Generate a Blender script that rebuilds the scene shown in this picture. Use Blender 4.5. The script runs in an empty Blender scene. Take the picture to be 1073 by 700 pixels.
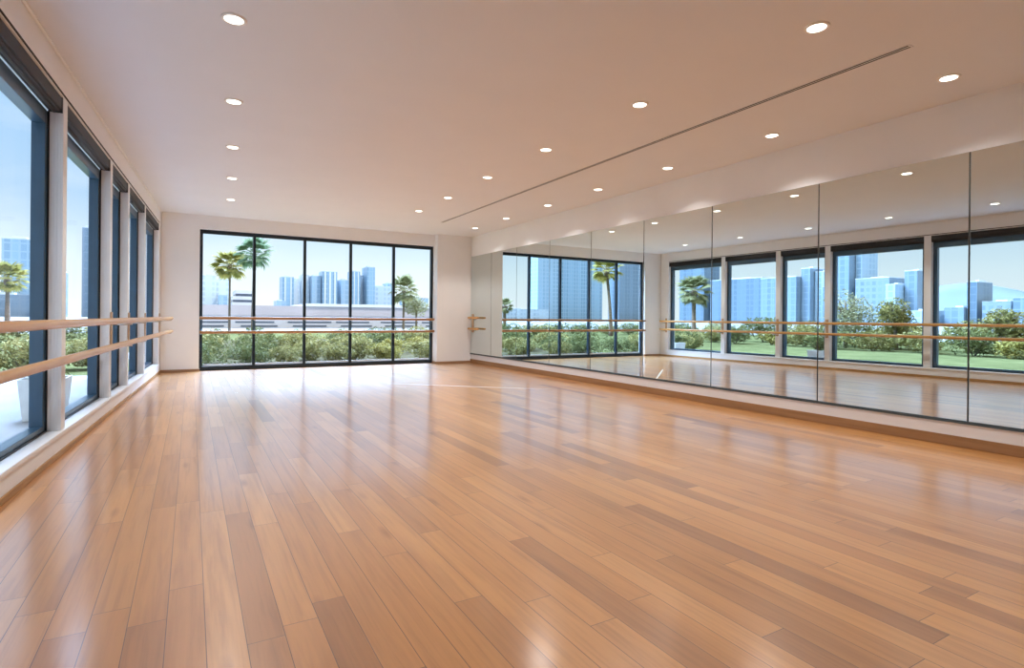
import bpy, bmesh, math, random
from mathutils import Vector, Matrix, Euler
random.seed(7)
S = bpy.context.scene
COL = S.collection

# ------------------------------------------------------------------ room dimensions (metres)
EYE = 1.1
CEIL = 3.054
XL, SL = -1.1636, 0.0521        # left wall:  x = XL + SL*y  (the room is slightly out of square)
XR, SR = 5.8458, 0.0057         # right wall: x = XR + SR*y
YB = 12.64                      # inner face of the back wall
YF = -2.6                       # wall behind the camera
def LW(y, off=0.0): return XL + SL*y + off
def RW(y, off=0.0): return XR + SR*y + off
def mapL(o, y, z): return (XL + SL*y + o, y, z)
def mapR(o, y, z): return (XR + SR*y + o, y, z)

# ------------------------------------------------------------------ materials
def new_mat(name):
    m = bpy.data.materials.new(name); m.use_nodes = True
    nt = m.node_tree; nt.nodes.clear()
    out = nt.nodes.new('ShaderNodeOutputMaterial')
    return m, nt, out
def nd(nt, kind, **kw):
    n = nt.nodes.new(kind)
    for k, v in kw.items(): setattr(n, k, v)
    return n
def mth(nt, op, a, b=None, c=None):
    n = nt.nodes.new('ShaderNodeMath'); n.operation = op
    for i, v in enumerate((a, b, c)):
        if v is None: continue
        if isinstance(v, (int, float)): n.inputs[i].default_value = v
        else: nt.links.new(v, n.inputs[i])
    return n.outputs[0]
def rgb(c): return (c[0], c[1], c[2], 1.0)
def ramp(nt, fac, stops):
    r = nt.nodes.new('ShaderNodeValToRGB')
    e = r.color_ramp.elements
    e[0].position, e[0].color = stops[0][0], rgb(stops[0][1])
    e[1].position, e[1].color = stops[-1][0], rgb(stops[-1][1])
    for p, c in stops[1:-1]:
        x = e.new(p); x.color = rgb(c)
    nt.links.new(fac, r.inputs[0])
    return r.outputs[0]
def mixc(nt, fac, a, b, blend='MIX'):
    n = nt.nodes.new('ShaderNodeMix'); n.data_type = 'RGBA'; n.blend_type = blend
    if isinstance(fac, (int, float)): n.inputs[0].default_value = fac
    else: nt.links.new(fac, n.inputs[0])
    for i, v in ((6, a), (7, b)):
        if isinstance(v, tuple): n.inputs[i].default_value = rgb(v)
        else: nt.links.new(v, n.inputs[i])
    return n.outputs[2]
def plain(name, col, rough=0.5, metal=0.0, var=0.06, scale=6.0, bump=0.0, spec=0.5, coat=0.0):
    m, nt, out = new_mat(name)
    p = nd(nt, 'ShaderNodeBsdfPrincipled')
    tc = nd(nt, 'ShaderNodeTexCoord')
    nz = nd(nt, 'ShaderNodeTexNoise'); nz.inputs['Scale'].default_value = scale; nz.inputs['Detail'].default_value = 4
    nt.links.new(tc.outputs['Object'], nz.inputs['Vector'])
    a = tuple(max(0, c*(1-var)) for c in col); b = tuple(min(1, c*(1+var)) for c in col)
    nt.links.new(ramp(nt, nz.outputs['Fac'], [(0.3, a), (0.7, b)]), p.inputs['Base Color'])
    p.inputs['Roughness'].default_value = rough; p.inputs['Metallic'].default_value = metal
    p.inputs['Specular IOR Level'].default_value = spec; p.inputs['Coat Weight'].default_value = coat
    if bump:
        bp = nd(nt, 'ShaderNodeBump'); bp.inputs['Strength'].default_value = bump; bp.inputs['Distance'].default_value = 0.01
        nt.links.new(nz.outputs['Fac'], bp.inputs['Height']); nt.links.new(bp.outputs[0], p.inputs['Normal'])
    nt.links.new(p.outputs[0], out.inputs[0])
    return m
M = {}
M['wall'] = plain('white_paint', (0.84, 0.83, 0.835), 0.75, var=0.012, scale=3, bump=0.02)
M['ceiling'] = plain('ceiling_paint', (0.75, 0.755, 0.775), 0.85, var=0.01, scale=2)
M['white_trim'] = plain('white_lacquer', (0.80, 0.80, 0.80), 0.4, var=0.015)
M['frame_navy'] = plain('navy_aluminium', (0.028, 0.075, 0.130), 0.28, 0.0, var=0.1, spec=0.8)
M['frame_dark'] = plain('dark_navy_aluminium', (0.010, 0.020, 0.032), 0.35, 0.0, var=0.1, spec=0.35)
M['frame_black'] = plain('black_gasket', (0.007, 0.009, 0.012), 0.4, var=0.1)
M['blind'] = plain('dark_blind_fabric', (0.020, 0.018, 0.020), 0.55, var=0.15, scale=40)
M['blind_bar'] = plain('dark_grey_metal', (0.055, 0.055, 0.06), 0.35, 0.6)
M['dark'] = plain('dark_slot', (0.012, 0.012, 0.012), 0.7)
M['grey_frame'] = plain('grey_extrusion', (0.42, 0.38, 0.34), 0.5)
M['ring'] = plain('white_trim_ring', (0.85, 0.82, 0.78), 0.45)
M['stripe'] = plain('white_stripe', (0.85, 0.86, 0.88), 0.45, var=0.02)
M['bracket'] = plain('pale_bracket_wood', (0.50, 0.34, 0.21), 0.4, var=0.12, scale=12)
M['steel'] = plain('brushed_steel', (0.55, 0.53, 0.5), 0.3, 0.9)
M['back'] = plain('mirror_backing', (0.03, 0.035, 0.035), 0.5)
M['channel'] = plain('dark_channel', (0.06, 0.08, 0.09), 0.35, 0.4)
M['bark'] = plain('palm_bark', (0.18, 0.135, 0.10), 0.9, var=0.35, scale=14, bump=0.4)
M['concrete'] = plain('pale_paving', (0.29, 0.295, 0.30), 0.9, var=0.08, scale=1.5, spec=0.05)
M['planter'] = plain('white_planter', (0.82, 0.82, 0.80), 0.5)
M['mulch'] = plain('mulch', (0.085, 0.075, 0.045), 0.95, var=0.4, scale=5, spec=0.0)
M['soil'] = plain('soil', (0.06, 0.04, 0.03), 0.95, var=0.3)
M['city'] = plain('city_ground', (0.24, 0.25, 0.25), 0.9, var=0.2, scale=0.03, spec=0.0)
M['hill'] = plain('distant_hill', (0.15, 0.18, 0.21), 0.95, var=0.10, scale=0.02, spec=0.0)

def wood(name, c0, c1, axis, rough=0.35, coat=0.2, spec=0.5):
    m, nt, out = new_mat(name)
    p = nd(nt, 'ShaderNodeBsdfPrincipled'); tc = nd(nt, 'ShaderNodeTexCoord')
    mp = nd(nt, 'ShaderNodeMapping')
    sc = [28.0, 28.0, 28.0]; sc[axis] = 1.2
    mp.inputs['Scale'].default_value = sc
    nt.links.new(tc.outputs['Object'], mp.inputs[0])
    nz = nd(nt, 'ShaderNodeTexNoise'); nz.inputs['Scale'].default_value = 1.0; nz.inputs['Detail'].default_value = 6
    nt.links.new(mp.outputs[0], nz.inputs[0])
    nt.links.new(ramp(nt, nz.outputs['Fac'], [(0.25, c0), (0.75, c1)]), p.inputs['Base Color'])
    p.inputs['Roughness'].default_value = rough; p.inputs['Coat Weight'].default_value = coat
    p.inputs['Coat Roughness'].default_value = 0.15
    p.inputs['Specular IOR Level'].default_value = spec
    nt.links.new(p.outputs[0], out.inputs[0])
    return m
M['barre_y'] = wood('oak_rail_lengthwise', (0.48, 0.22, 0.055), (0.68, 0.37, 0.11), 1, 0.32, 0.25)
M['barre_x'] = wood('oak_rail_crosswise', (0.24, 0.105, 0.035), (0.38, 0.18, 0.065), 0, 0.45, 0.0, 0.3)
M['base_left'] = wood('honey_baseboard', (0.36, 0.19, 0.07), (0.50, 0.29, 0.12), 1, 0.5, 0.0, 0.3)
M['base_right'] = wood('oak_baseboard', (0.25, 0.125, 0.05), (0.36, 0.19, 0.085), 1, 0.5, 0.0, 0.3)
M['base_back'] = wood('oak_baseboard_back', (0.30, 0.17, 0.09), (0.42, 0.25, 0.14), 0, 0.5, 0.0, 0.3)

def floor_mat():
    m, nt, out = new_mat('oak_plank_floor')
    L = nt.links.new
    tc = nd(nt, 'ShaderNodeTexCoord'); sp = nd(nt, 'ShaderNodeSeparateXYZ'); L(tc.outputs['Object'], sp.inputs[0])
    W = 0.1195
    u = mth(nt, 'DIVIDE', mth(nt, 'SUBTRACT', sp.outputs[0], 0.051), W)
    row = mth(nt, 'FLOOR', u); fu = mth(nt, 'FRACT', u)
    wn = nd(nt, 'ShaderNodeTexWhiteNoise', noise_dimensions='1D'); L(row, wn.inputs['W'])
    wn2 = nd(nt, 'ShaderNodeTexWhiteNoise', noise_dimensions='1D'); L(mth(nt, 'ADD', row, 113.7), wn2.inputs['W'])
    plen = mth(nt, 'MULTIPLY_ADD', wn2.outputs['Value'], 0.75, 1.05)      # board length of this row
    v = mth(nt, 'ADD', mth(nt, 'DIVIDE', sp.outputs[1], plen), mth(nt, 'MULTIPLY', wn.outputs['Value'], 17.0))
    brd = mth(nt, 'FLOOR', v); fv = mth(nt, 'FRACT', v)
    cb = nd(nt, 'ShaderNodeCombineXYZ'); L(row, cb.inputs[0]); L(brd, cb.inputs[1])
    idn = nd(nt, 'ShaderNodeTexWhiteNoise', noise_dimensions='3D'); L(cb.outputs[0], idn.inputs['Vector'])
    tone = ramp(nt, idn.outputs['Value'], [
        (0.0, (0.36, 0.145, 0.040)), (0.06, (0.47, 0.200, 0.052)), (0.20, (0.57, 0.252, 0.066)),
        (0.6, (0.625, 0.285, 0.076)), (0.85, (0.66, 0.312, 0.090)), (1.0, (0.71, 0.350, 0.112))])
    # grain, shifted per board
    off = nd(nt, 'ShaderNodeVectorMath', operation='SCALE'); L(idn.outputs['Color'], off.inputs[0]); off.inputs['Scale'].default_value = 40.0
    ad = nd(nt, 'ShaderNodeVectorMath', operation='ADD'); L(tc.outputs['Object'], ad.inputs[0]); L(off.outputs[0], ad.inputs[1])
    mp = nd(nt, 'ShaderNodeMapping'); mp.inputs['Scale'].default_value = (38, 1.5, 1); L(ad.outputs[0], mp.inputs[0])
    g = nd(nt, 'ShaderNodeTexNoise'); g.inputs['Scale'].default_value = 1; g.inputs['Detail'].default_value = 7; g.inputs['Roughness'].default_value = 0.62
    g.inputs['Distortion'].default_value = 0.5; L(mp.outputs[0], g.inputs[0])
    mp2 = nd(nt, 'ShaderNodeMapping'); mp2.inputs['Scale'].default_value = (9, 0.9, 1); L(ad.outputs[0], mp2.inputs[0])
    g2 = nd(nt, 'ShaderNodeTexNoise'); g2.inputs['Scale'].default_value = 1; g2.inputs['Detail'].default_value = 4; L(mp2.outputs[0], g2.inputs[0])
    gs = ramp(nt, g.outputs['Fac'], [(0.28, (0.80, 0.77, 0.74)), (0.5, (1, 1, 1)), (0.75, (1.09, 1.09, 1.09))])
    c = mixc(nt, 1.0, tone, gs, 'MULTIPLY')
    gs2 = ramp(nt, g2.outputs['Fac'], [(0.28, (0.80, 0.75, 0.70)), (0.48, (1, 1, 1)), (0.8, (1.05, 1.05, 1.05))])
    c = mixc(nt, 1.0, c, gs2, 'MULTIPLY')
    # knots
    vo = nd(nt, 'ShaderNodeTexVoronoi'); vo.inputs['Scale'].default_value = 1.0
    mp3 = nd(nt, 'ShaderNodeMapping'); mp3.inputs['Scale'].default_value = (4.5, 1.1, 1); L(ad.outputs[0], mp3.inputs[0]); L(mp3.outputs[0], vo.inputs['Vector'])
    kn = ramp(nt, vo.outputs['Distance'], [(0.02, (0.55, 0.46, 0.40)), (0.13, (1, 1, 1))])
    c = mixc(nt, 0.7, c, kn, 'MULTIPLY')
    # seams
    du = mth(nt, 'MULTIPLY', mth(nt, 'MINIMUM', fu, mth(nt, 'SUBTRACT', 1.0, fu)), W)
    dv = mth(nt, 'MULTIPLY', mth(nt, 'MINIMUM', fv, mth(nt, 'SUBTRACT', 1.0, fv)), plen)
    dm = mth(nt, 'MINIMUM', du, dv)
    sm = nd(nt, 'ShaderNodeMapRange'); sm.inputs['From Min'].default_value = 0.0005; sm.inputs['From Max'].default_value = 0.0018
    L(dm, sm.inputs['Value'])
    c = mixc(nt, sm.outputs[0], (0.085, 0.045, 0.022), c)
    p = nd(nt, 'ShaderNodeBsdfPrincipled'); L(c, p.inputs['Base Color'])
    rr = nd(nt, 'ShaderNodeMapRange'); L(g2.outputs['Fac'], rr.inputs['Value'])
    rr.inputs['To Min'].default_value = 0.30; rr.inputs['To Max'].default_value = 0.42
    L(rr.outputs[0], p.inputs['Roughness'])
    p.inputs['Specular IOR Level'].default_value = 0.8
    p.inputs['Coat Weight'].default_value = 1.0; p.inputs['Coat Roughness'].default_value = 0.17; p.inputs['Coat IOR'].default_value = 1.85
    bp = nd(nt, 'ShaderNodeBump'); bp.inputs['Strength'].default_value = 0.25; bp.inputs['Distance'].default_value = 0.002
    hh = mth(nt, 'ADD', mth(nt, 'MULTIPLY', sm.outputs[0], 0.6), mth(nt, 'MULTIPLY', g.outputs['Fac'], 0.25))
    L(hh, bp.inputs['Height']); L(bp.outputs[0], p.inputs['Normal'])
    L(p.outputs[0], out.inputs[0])
    return m
M['floor'] = floor_mat()

def glass_mat():
    m, nt, out = new_mat('window_glass')
    tr = nd(nt, 'ShaderNodeBsdfTransparent'); tr.inputs[0].default_value = (0.97, 0.985, 0.99, 1)
    gl = nd(nt, 'ShaderNodeBsdfGlossy'); gl.inputs['Roughness'].default_value = 0.0
    fr = nd(nt, 'ShaderNodeFresnel'); fr.inputs[0].default_value = 1.12
    nz = nd(nt, 'ShaderNodeTexNoise'); nz.inputs['Scale'].default_value = 0.7
    fac = mth(nt, 'MINIMUM', 0.035, mth(nt, 'MULTIPLY', fr.outputs[0], mth(nt, 'MULTIPLY_ADD', nz.outputs['Fac'], 0.1, 0.5)))
    mx = nd(nt, 'ShaderNodeMixShader'); nt.links.new(fac, mx.inputs[0])
    nt.links.new(tr.outputs[0], mx.inputs[1]); nt.links.new(gl.outputs[0], mx.inputs[2])
    nt.links.new(mx.outputs[0], out.inputs[0])
    return m
M['glass'] = glass_mat()

def mirror_mat():
    m, nt, out = new_mat('silvered_mirror')
    gl = nd(nt, 'ShaderNodeBsdfGlossy'); gl.inputs['Roughness'].default_value = 0.0
    nz = nd(nt, 'ShaderNodeTexNoise'); nz.inputs['Scale'].default_value = 0.5
    nt.links.new(ramp(nt, nz.outputs['Fac'], [(0.2, (0.72, 0.795, 0.80)), (0.8, (0.73, 0.805, 0.81))]), gl.inputs[0])
    nt.links.new(gl.outputs[0], out.inputs[0])
    return m
M['mirror'] = mirror_mat()

def lamp_mat():
    m, nt, out = new_mat('lit_diffuser')
    em = nd(nt, 'ShaderNodeEmission'); em.inputs[0].default_value = (1.0, 0.93, 0.82, 1); em.inputs[1].default_value = 6.0
    nt.links.new(em.outputs[0], out.inputs[0])
    return m
M['lamp'] = lamp_mat()

def facade(name, glass, frame, px, fz, duty_x=0.75, duty_z=0.7, rough=0.3):
    """tower cladding: strips of glass between mullions and floor bands"""
    m, nt, out = new_mat(name); L = nt.links.new
    tc = nd(nt, 'ShaderNodeTexCoord'); sp = nd(nt, 'ShaderNodeSeparateXYZ'); L(tc.outputs['Object'], sp.inputs[0])
    h = mth(nt, 'ADD', sp.outputs[0], sp.outputs[1])
    a = mth(nt, 'DIVIDE', h, px); b = mth(nt, 'DIVIDE', sp.outputs[2], fz)
    ma = mth(nt, 'LESS_THAN', mth(nt, 'FRACT', a), duty_x); mb = mth(nt, 'LESS_THAN', mth(nt, 'FRACT', b), duty_z)
    mask = mth(nt, 'MULTIPLY', ma, mb)
    cb = nd(nt, 'ShaderNodeCombineXYZ'); L(mth(nt, 'FLOOR', a), cb.inputs[0])
    wn = nd(nt, 'ShaderNodeTexWhiteNoise', noise_dimensions='3D'); L(cb.outputs[0], wn.inputs['Vector'])
    g2 = tuple(min(1, c*1.22+0.02) for c in glass); g1 = tuple(c*0.84 for c in glass)
    gc = ramp(nt, wn.outputs['Value'], [(0, g1), (1, g2)])
    c = mixc(nt, mask, frame, gc)
    p = nd(nt, 'ShaderNodeBsdfPrincipled'); L(c, p.inputs['Base Color']); p.inputs['Roughness'].default_value = rough
    L(p.outputs[0], out.inputs[0])
    return m
F_BLUE = facade('blue_curtain_wall', (0.20, 0.32, 0.42), (0.28, 0.39, 0.48), 2.6, 3.4, 0.72, 0.85)
F_MID = facade('steel_blue_curtain_wall', (0.25, 0.36, 0.45), (0.32, 0.42, 0.50), 3.4, 3.4, 0.66, 0.8)
F_PALE = facade('haze_pale_facade', (0.48, 0.54, 0.59), (0.55, 0.60, 0.63), 2.8, 3.4, 0.6, 0.62)  # tower colours paled and low in contrast, distance haze put into them
F_GREY = facade('grey_facade', (0.36, 0.44, 0.51), (0.43, 0.50, 0.56), 3.0, 3.4, 0.6, 0.6)
F_DEEP = facade('deep_blue_curtain_wall', (0.145, 0.21, 0.275), (0.19, 0.25, 0.31), 3.2, 3.6, 0.8, 0.86)
F_GARAGE = facade('white_banded_facade', (0.22, 0.25, 0.28), (0.80, 0.80, 0.79), 40, 1.45, 0.985, 0.34)
M['low_wall'] = plain('white_render_wall', (0.58, 0.55, 0.55), 0.9, var=0.05, scale=0.5)
M['fascia'] = plain('mauve_fascia', (0.47, 0.41, 0.41), 0.9, var=0.06, scale=0.4)
M['roof_white'] = plain('white_roof_slab', (0.66, 0.66, 0.66), 0.8, var=0.03, scale=0.4)
M['roof_grey'] = plain('grey_roof', (0.50, 0.54, 0.57), 0.8)
M['strip_window'] = plain('dark_strip_window', (0.10, 0.11, 0.14), 0.25, var=0.2, scale=0.6)

def leaf_mat(name, c0, c1, c2):
    m, nt, out = new_mat(name); L = nt.links.new
    tc = nd(nt, 'ShaderNodeTexCoord'); nz = nd(nt, 'ShaderNodeTexNoise'); nz.inputs['Scale'].default_value = 5; nz.inputs['Detail'].default_value = 5
    L(tc.outputs['Object'], nz.inputs[0])
    c = ramp(nt, nz.outputs['Fac'], [(0.3, c0), (0.5, c1), (0.72, c2)])
    p = nd(nt, 'ShaderNodeBsdfPrincipled'); L(c, p.inputs['Base Color']); p.inputs['Roughness'].default_value = 0.7; p.inputs['Specular IOR Level'].default_value = 0.15
    tl = nd(nt, 'ShaderNodeBsdfTranslucent'); L(c, tl.inputs[0])
    mx = nd(nt, 'ShaderNodeMixShader'); mx.inputs[0].default_value = 0.3
    L(p.outputs[0], mx.inputs[1]); L(tl.outputs[0], mx.inputs[2]); L(mx.outputs[0], out.inputs[0])
    return m
LEAF = [leaf_mat('grey_green_leaves', (0.095, 0.092, 0.028), (0.23, 0.205, 0.068), (0.43, 0.37, 0.15)),
        leaf_mat('yellow_green_leaves', (0.13, 0.12, 0.025), (0.28, 0.24, 0.06), (0.46, 0.38, 0.14)),
        leaf_mat('dark_green_leaves', (0.045, 0.055, 0.020), (0.125, 0.135, 0.046), (0.27, 0.26, 0.10)),
        leaf_mat('pale_olive_leaves', (0.17, 0.17, 0.085), (0.30, 0.29, 0.16), (0.48, 0.45, 0.29))]
M['frond_yellow'] = leaf_mat('yellow_green_fronds', (0.15, 0.15, 0.03), (0.32, 0.30, 0.08), (0.48, 0.40, 0.14))
M['frond_green'] = leaf_mat('blue_green_fronds', (0.10, 0.17, 0.09), (0.18, 0.27, 0.16), (0.30, 0.38, 0.22))
M['frond_olive'] = leaf_mat('olive_fronds', (0.15, 0.16, 0.07), (0.26, 0.27, 0.13), (0.40, 0.39, 0.23))
def grass_mat():
    m, nt, out = new_mat('lawn_grass'); L = nt.links.new
    tc = nd(nt, 'ShaderNodeTexCoord'); nz = nd(nt, 'ShaderNodeTexNoise'); nz.inputs['Scale'].default_value = 0.9; nz.inputs['Detail'].default_value = 9; nz.inputs['Roughness'].default_value = 0.7
    L(tc.outputs['Object'], nz.inputs[0])
    c = ramp(nt, nz.outputs['Fac'], [(0.3, (0.075, 0.080, 0.035)), (0.55, (0.12, 0.125, 0.052)), (0.75, (0.17, 0.165, 0.08))])
    p = nd(nt, 'ShaderNodeBsdfPrincipled'); L(c, p.inputs['Base Color']); p.inputs['Roughness'].default_value = 0.95; p.inputs['Specular IOR Level'].default_value = 0.0
    bp = nd(nt, 'ShaderNodeBump'); bp.inputs['Strength'].default_value = 0.6; bp.inputs['Distance'].default_value = 0.05
    L(nz.outputs['Fac'], bp.inputs['Height']); L(bp.outputs[0], p.inputs['Normal']); L(p.outputs[0], out.inputs[0])
    return m
M['grass'] = grass_mat()

# ------------------------------------------------------------------ helpers
IDENT = lambda x, y, z: (x, y, z)
def box(bm, x0, x1, y0, y1, z0, z1, fn=IDENT):
    v = [bm.verts.new(fn(x, y, z)) for x in (x0, x1) for y in (y0, y1) for z in (z0, z1)]
    for f in ((0,1,3,2),(4,6,7,5),(0,4,5,1),(2,3,7,6),(0,2,6,4),(1,5,7,3)):
        bm.faces.new([v[i] for i in f])
def frame_axes(d):
    d = Vector(d).normalized(); a = Vector((0,0,1)) if abs(d.z) < 0.9 else Vector((1,0,0))
    x = d.cross(a).normalized(); return x, x.cross(d).normalized(), d
def tube(bm, pts, rads, n=12, cap=True):
    pts = [Vector(p) for p in pts]
    if not isinstance(rads, (list, tuple)): rads = [rads]*len(pts)
    rings = []
    for i, p in enumerate(pts):
        d = pts[min(i+1, len(pts)-1)] - pts[max(i-1, 0)]
        x, y, _ = frame_axes(d)
        rings.append([bm.verts.new(p + rads[i]*(math.cos(2*math.pi*k/n)*x + math.sin(2*math.pi*k/n)*y)) for k in range(n)])
    for a, b in zip(rings, rings[1:]):
        for k in range(n):
            f = bm.faces.new((a[k], a[(k+1) % n], b[(k+1) % n], b[k])); f.smooth = True
    if cap:
        bm.faces.new(rings[0][::-1]); bm.faces.new(rings[-1])
def lathe(bm, prof, n=32, c=(0,0,0)):
    rings = [[bm.verts.new((c[0]+r*math.cos(2*math.pi*k/n), c[1]+r*math.sin(2*math.pi*k/n), c[2]+z)) for k in range(n)] for r, z in prof]
    for a, b in zip(rings, rings[1:]):
        for k in range(n):
            f = bm.faces.new((a[k], a[(k+1) % n], b[(k+1) % n], b[k])); f.smooth = True
    bm.faces.new(rings[0][::-1]); bm.faces.new(rings[-1])
def prism(bm, poly, z0, z1):
    a = [bm.verts.new((x, y, z0)) for x, y in poly]; b = [bm.verts.new((x, y, z1)) for x, y in poly]
    n = len(poly); bm.faces.new(a[::-1]); bm.faces.new(b)
    for i in range(n): bm.faces.new((a[i], a[(i+1) % n], b[(i+1) % n], b[i]))
def obj(name, bm, mat, parent=None, bevel=0.0, recalc=True):
    if recalc: bmesh.ops.recalc_face_normals(bm, faces=bm.faces)
    me = bpy.data.meshes.new(name); bm.to_mesh(me); bm.free()
    me.materials.append(mat)
    o = bpy.data.objects.new(name, me); COL.objects.link(o)
    if parent: o.parent = parent
    if bevel:
        b = o.modifiers.new('bevel', 'BEVEL'); b.width = bevel; b.segments = 2; b.limit_method = 'ANGLE'; b.angle_limit = math.radians(40)
    return o
def B(): return bmesh.new()
def tag(o, label, cat, group=None, kind=None):
    o['label'] = label; o['category'] = cat
    if group: o['group'] = group
    if kind: o['kind'] = kind
    return o
def thing(name, label, cat, loc=(0,0,0), rz=0.0, group=None):
    o = bpy.data.objects.new(name, None); o.empty_display_size = 0.2; COL.objects.link(o)
    o.location = loc; o.rotation_euler = (0,0,rz)
    return tag(o, label, cat, group)
def struct(name, bm, mat, parent=None, bevel=0.0, label=None):
    o = obj(name, bm, mat, parent, bevel)
    if not parent: o['kind'] = 'structure'
    if label: o['label'] = label; o['category'] = label.split()[-1]
    return o
def S_(o, label, cat):
    o['label'] = label; o['category'] = cat; o['kind'] = 'structure'; return o
def dup(root, loc=None, rz=None, scale=None):
    r = root.copy(); COL.objects.link(r)
    if loc is not None: r.location = loc
    if rz is not None: r.rotation_euler = (0, 0, rz)
    if scale is not None: r.scale = scale
    for ch in list(root.children):
        c = ch.copy(); COL.objects.link(c); c.parent = r
        for g in ch.children:
            d = g.copy(); COL.objects.link(d); d.parent = c
    return r

# ------------------------------------------------------------------ room shell
bm = B(); v = [(LW(YF,-0.05), YF-0.1), (RW(YF,0.1), YF-0.1), (RW(YB,0.1), YB+0.2), (LW(YB,-0.05), YB+0.2)]
prism(bm, v, -0.12, 0.0)
S_(struct('floor', bm, M['floor']), 'glossy oak plank floor of the studio', 'floor')
bm = B(); prism(bm, [(LW(YF,-0.3), YF-0.2), (RW(YF,0.3), YF-0.2), (RW(YB,0.3), YB+0.3), (LW(YB,-0.3), YB+0.3)], CEIL, CEIL+0.25)
S_(struct('ceiling', bm, M['ceiling']), 'smooth warm white ceiling with downlights', 'ceiling')

SILL, HEAD = 0.19, 2.785
POSTS = [(5.53, 5.65), (7.48, 7.60), (8.68, 8.80), (10.26, 10.38)]
WIN_END = 12.22
WIN0 = 2.35
bm = B()
box(bm, -0.26, 0.0, YF, YB+0.1, -0.1, SILL-0.03, mapL)                 # knee wall
box(bm, -0.26, 0.0, YF, YB+0.1, HEAD, CEIL, mapL)                      # bulkhead above the windows
box(bm, -0.26, 0.0, WIN_END, YB+0.1, SILL-0.03, HEAD, mapL)            # corner
box(bm, -0.26, 0.0, YF, WIN0, SILL-0.03, HEAD, mapL)  # unseen stretch closed solid to cut window light near the camera
S_(struct('wall_left', bm, M['wall']), 'white left wall around the tall windows', 'wall')
BX0, BX1 = 0.135, 5.03                                                  # back window opening
WY0, WY1 = YB-0.12, YB+0.12
PIER = 12.33
bm = B()
box(bm, LW(YB), BX0, WY0, WY1, 0, CEIL)
box(bm, BX1, RW(YB, 0.05), PIER, WY1, 0, CEIL)
box(bm, BX0, BX1, WY0, WY1, 2.79, CEIL)
S_(struct('wall_back', bm, M['wall']), 'white back wall around the wide window with corner pier', 'wall')
bm = B(); box(bm, 0, 0.25, YF, YB+0.12, 0, CEIL, mapR)
S_(struct('wall_right', bm, M['wall']), 'white right wall behind the mirrors', 'wall')
bm = B(); box(bm, LW(YF), RW(YF), YF-0.2, YF, 0, CEIL)
S_(struct('wall_front', bm, M['wall']), 'plain white wall behind the camera', 'wall')

bm = B(); box(bm, 0, 0.012, YF, WY0, 0, 0.042, mapL)
S_(struct('baseboard_left', bm, M['base_left'], bevel=0.003), 'thin honey coloured wooden baseboard under the left windows', 'baseboard')
bm = B(); box(bm, -0.016, 0, YF, PIER, 0, 0.094, mapR)
S_(struct('baseboard_right', bm, M['base_right'], bevel=0.004), 'brown wooden baseboard under the mirrors', 'baseboard')
bm = B(); box(bm, LW(WY0, 0.012), BX0, WY0-0.012, WY0, 0, 0.05); box(bm, BX1-0.012, RW(PIER,-0.016), PIER-0.012, PIER, 0, 0.05)
box(bm, BX1-0.012, BX1, PIER, WY0+0.1, 0, 0.05); box(bm, BX0, BX0+0.012, WY0-0.012, WY0+0.1, 0, 0.05)
S_(struct('baseboard_back', bm, M['base_back'], bevel=0.003), 'thin wooden baseboard along the back wall piers', 'baseboard')
bm = B(); box(bm, -0.19, 0.018, WIN0, WIN_END, SILL-0.03, SILL, mapL)
S_(struct('trim_1', bm, M['white_trim'], bevel=0.005), 'long white window sill board along the left wall', 'sill')
bm = B(); box(bm, 0, 0.022, YF, WY0, CEIL-0.022, CEIL, mapL)
S_(struct('trim_2', bm, M['white_trim'], bevel=0.006), 'slim white cornice where left wall meets ceiling', 'cornice')
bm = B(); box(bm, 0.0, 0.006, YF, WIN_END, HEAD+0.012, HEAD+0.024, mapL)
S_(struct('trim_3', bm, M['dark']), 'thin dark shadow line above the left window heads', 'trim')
for i, (a, b) in enumerate(POSTS):
    bm = B(); box(bm, -0.095, 0.0, a, b, SILL, HEAD, mapL)
    for k in range(4):                                                   # fluted reveal
        o = -0.085 + 0.02*k
        box(bm, o, o+0.011, a-0.0035, a, SILL, HEAD, mapL)
    S_(struct('trim_%d' % (4+i), bm, M['white_trim'], bevel=0.0015), 'white fluted window post, %s from the camera' % ('first','second','third','fourth')[i], 'post')

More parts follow.
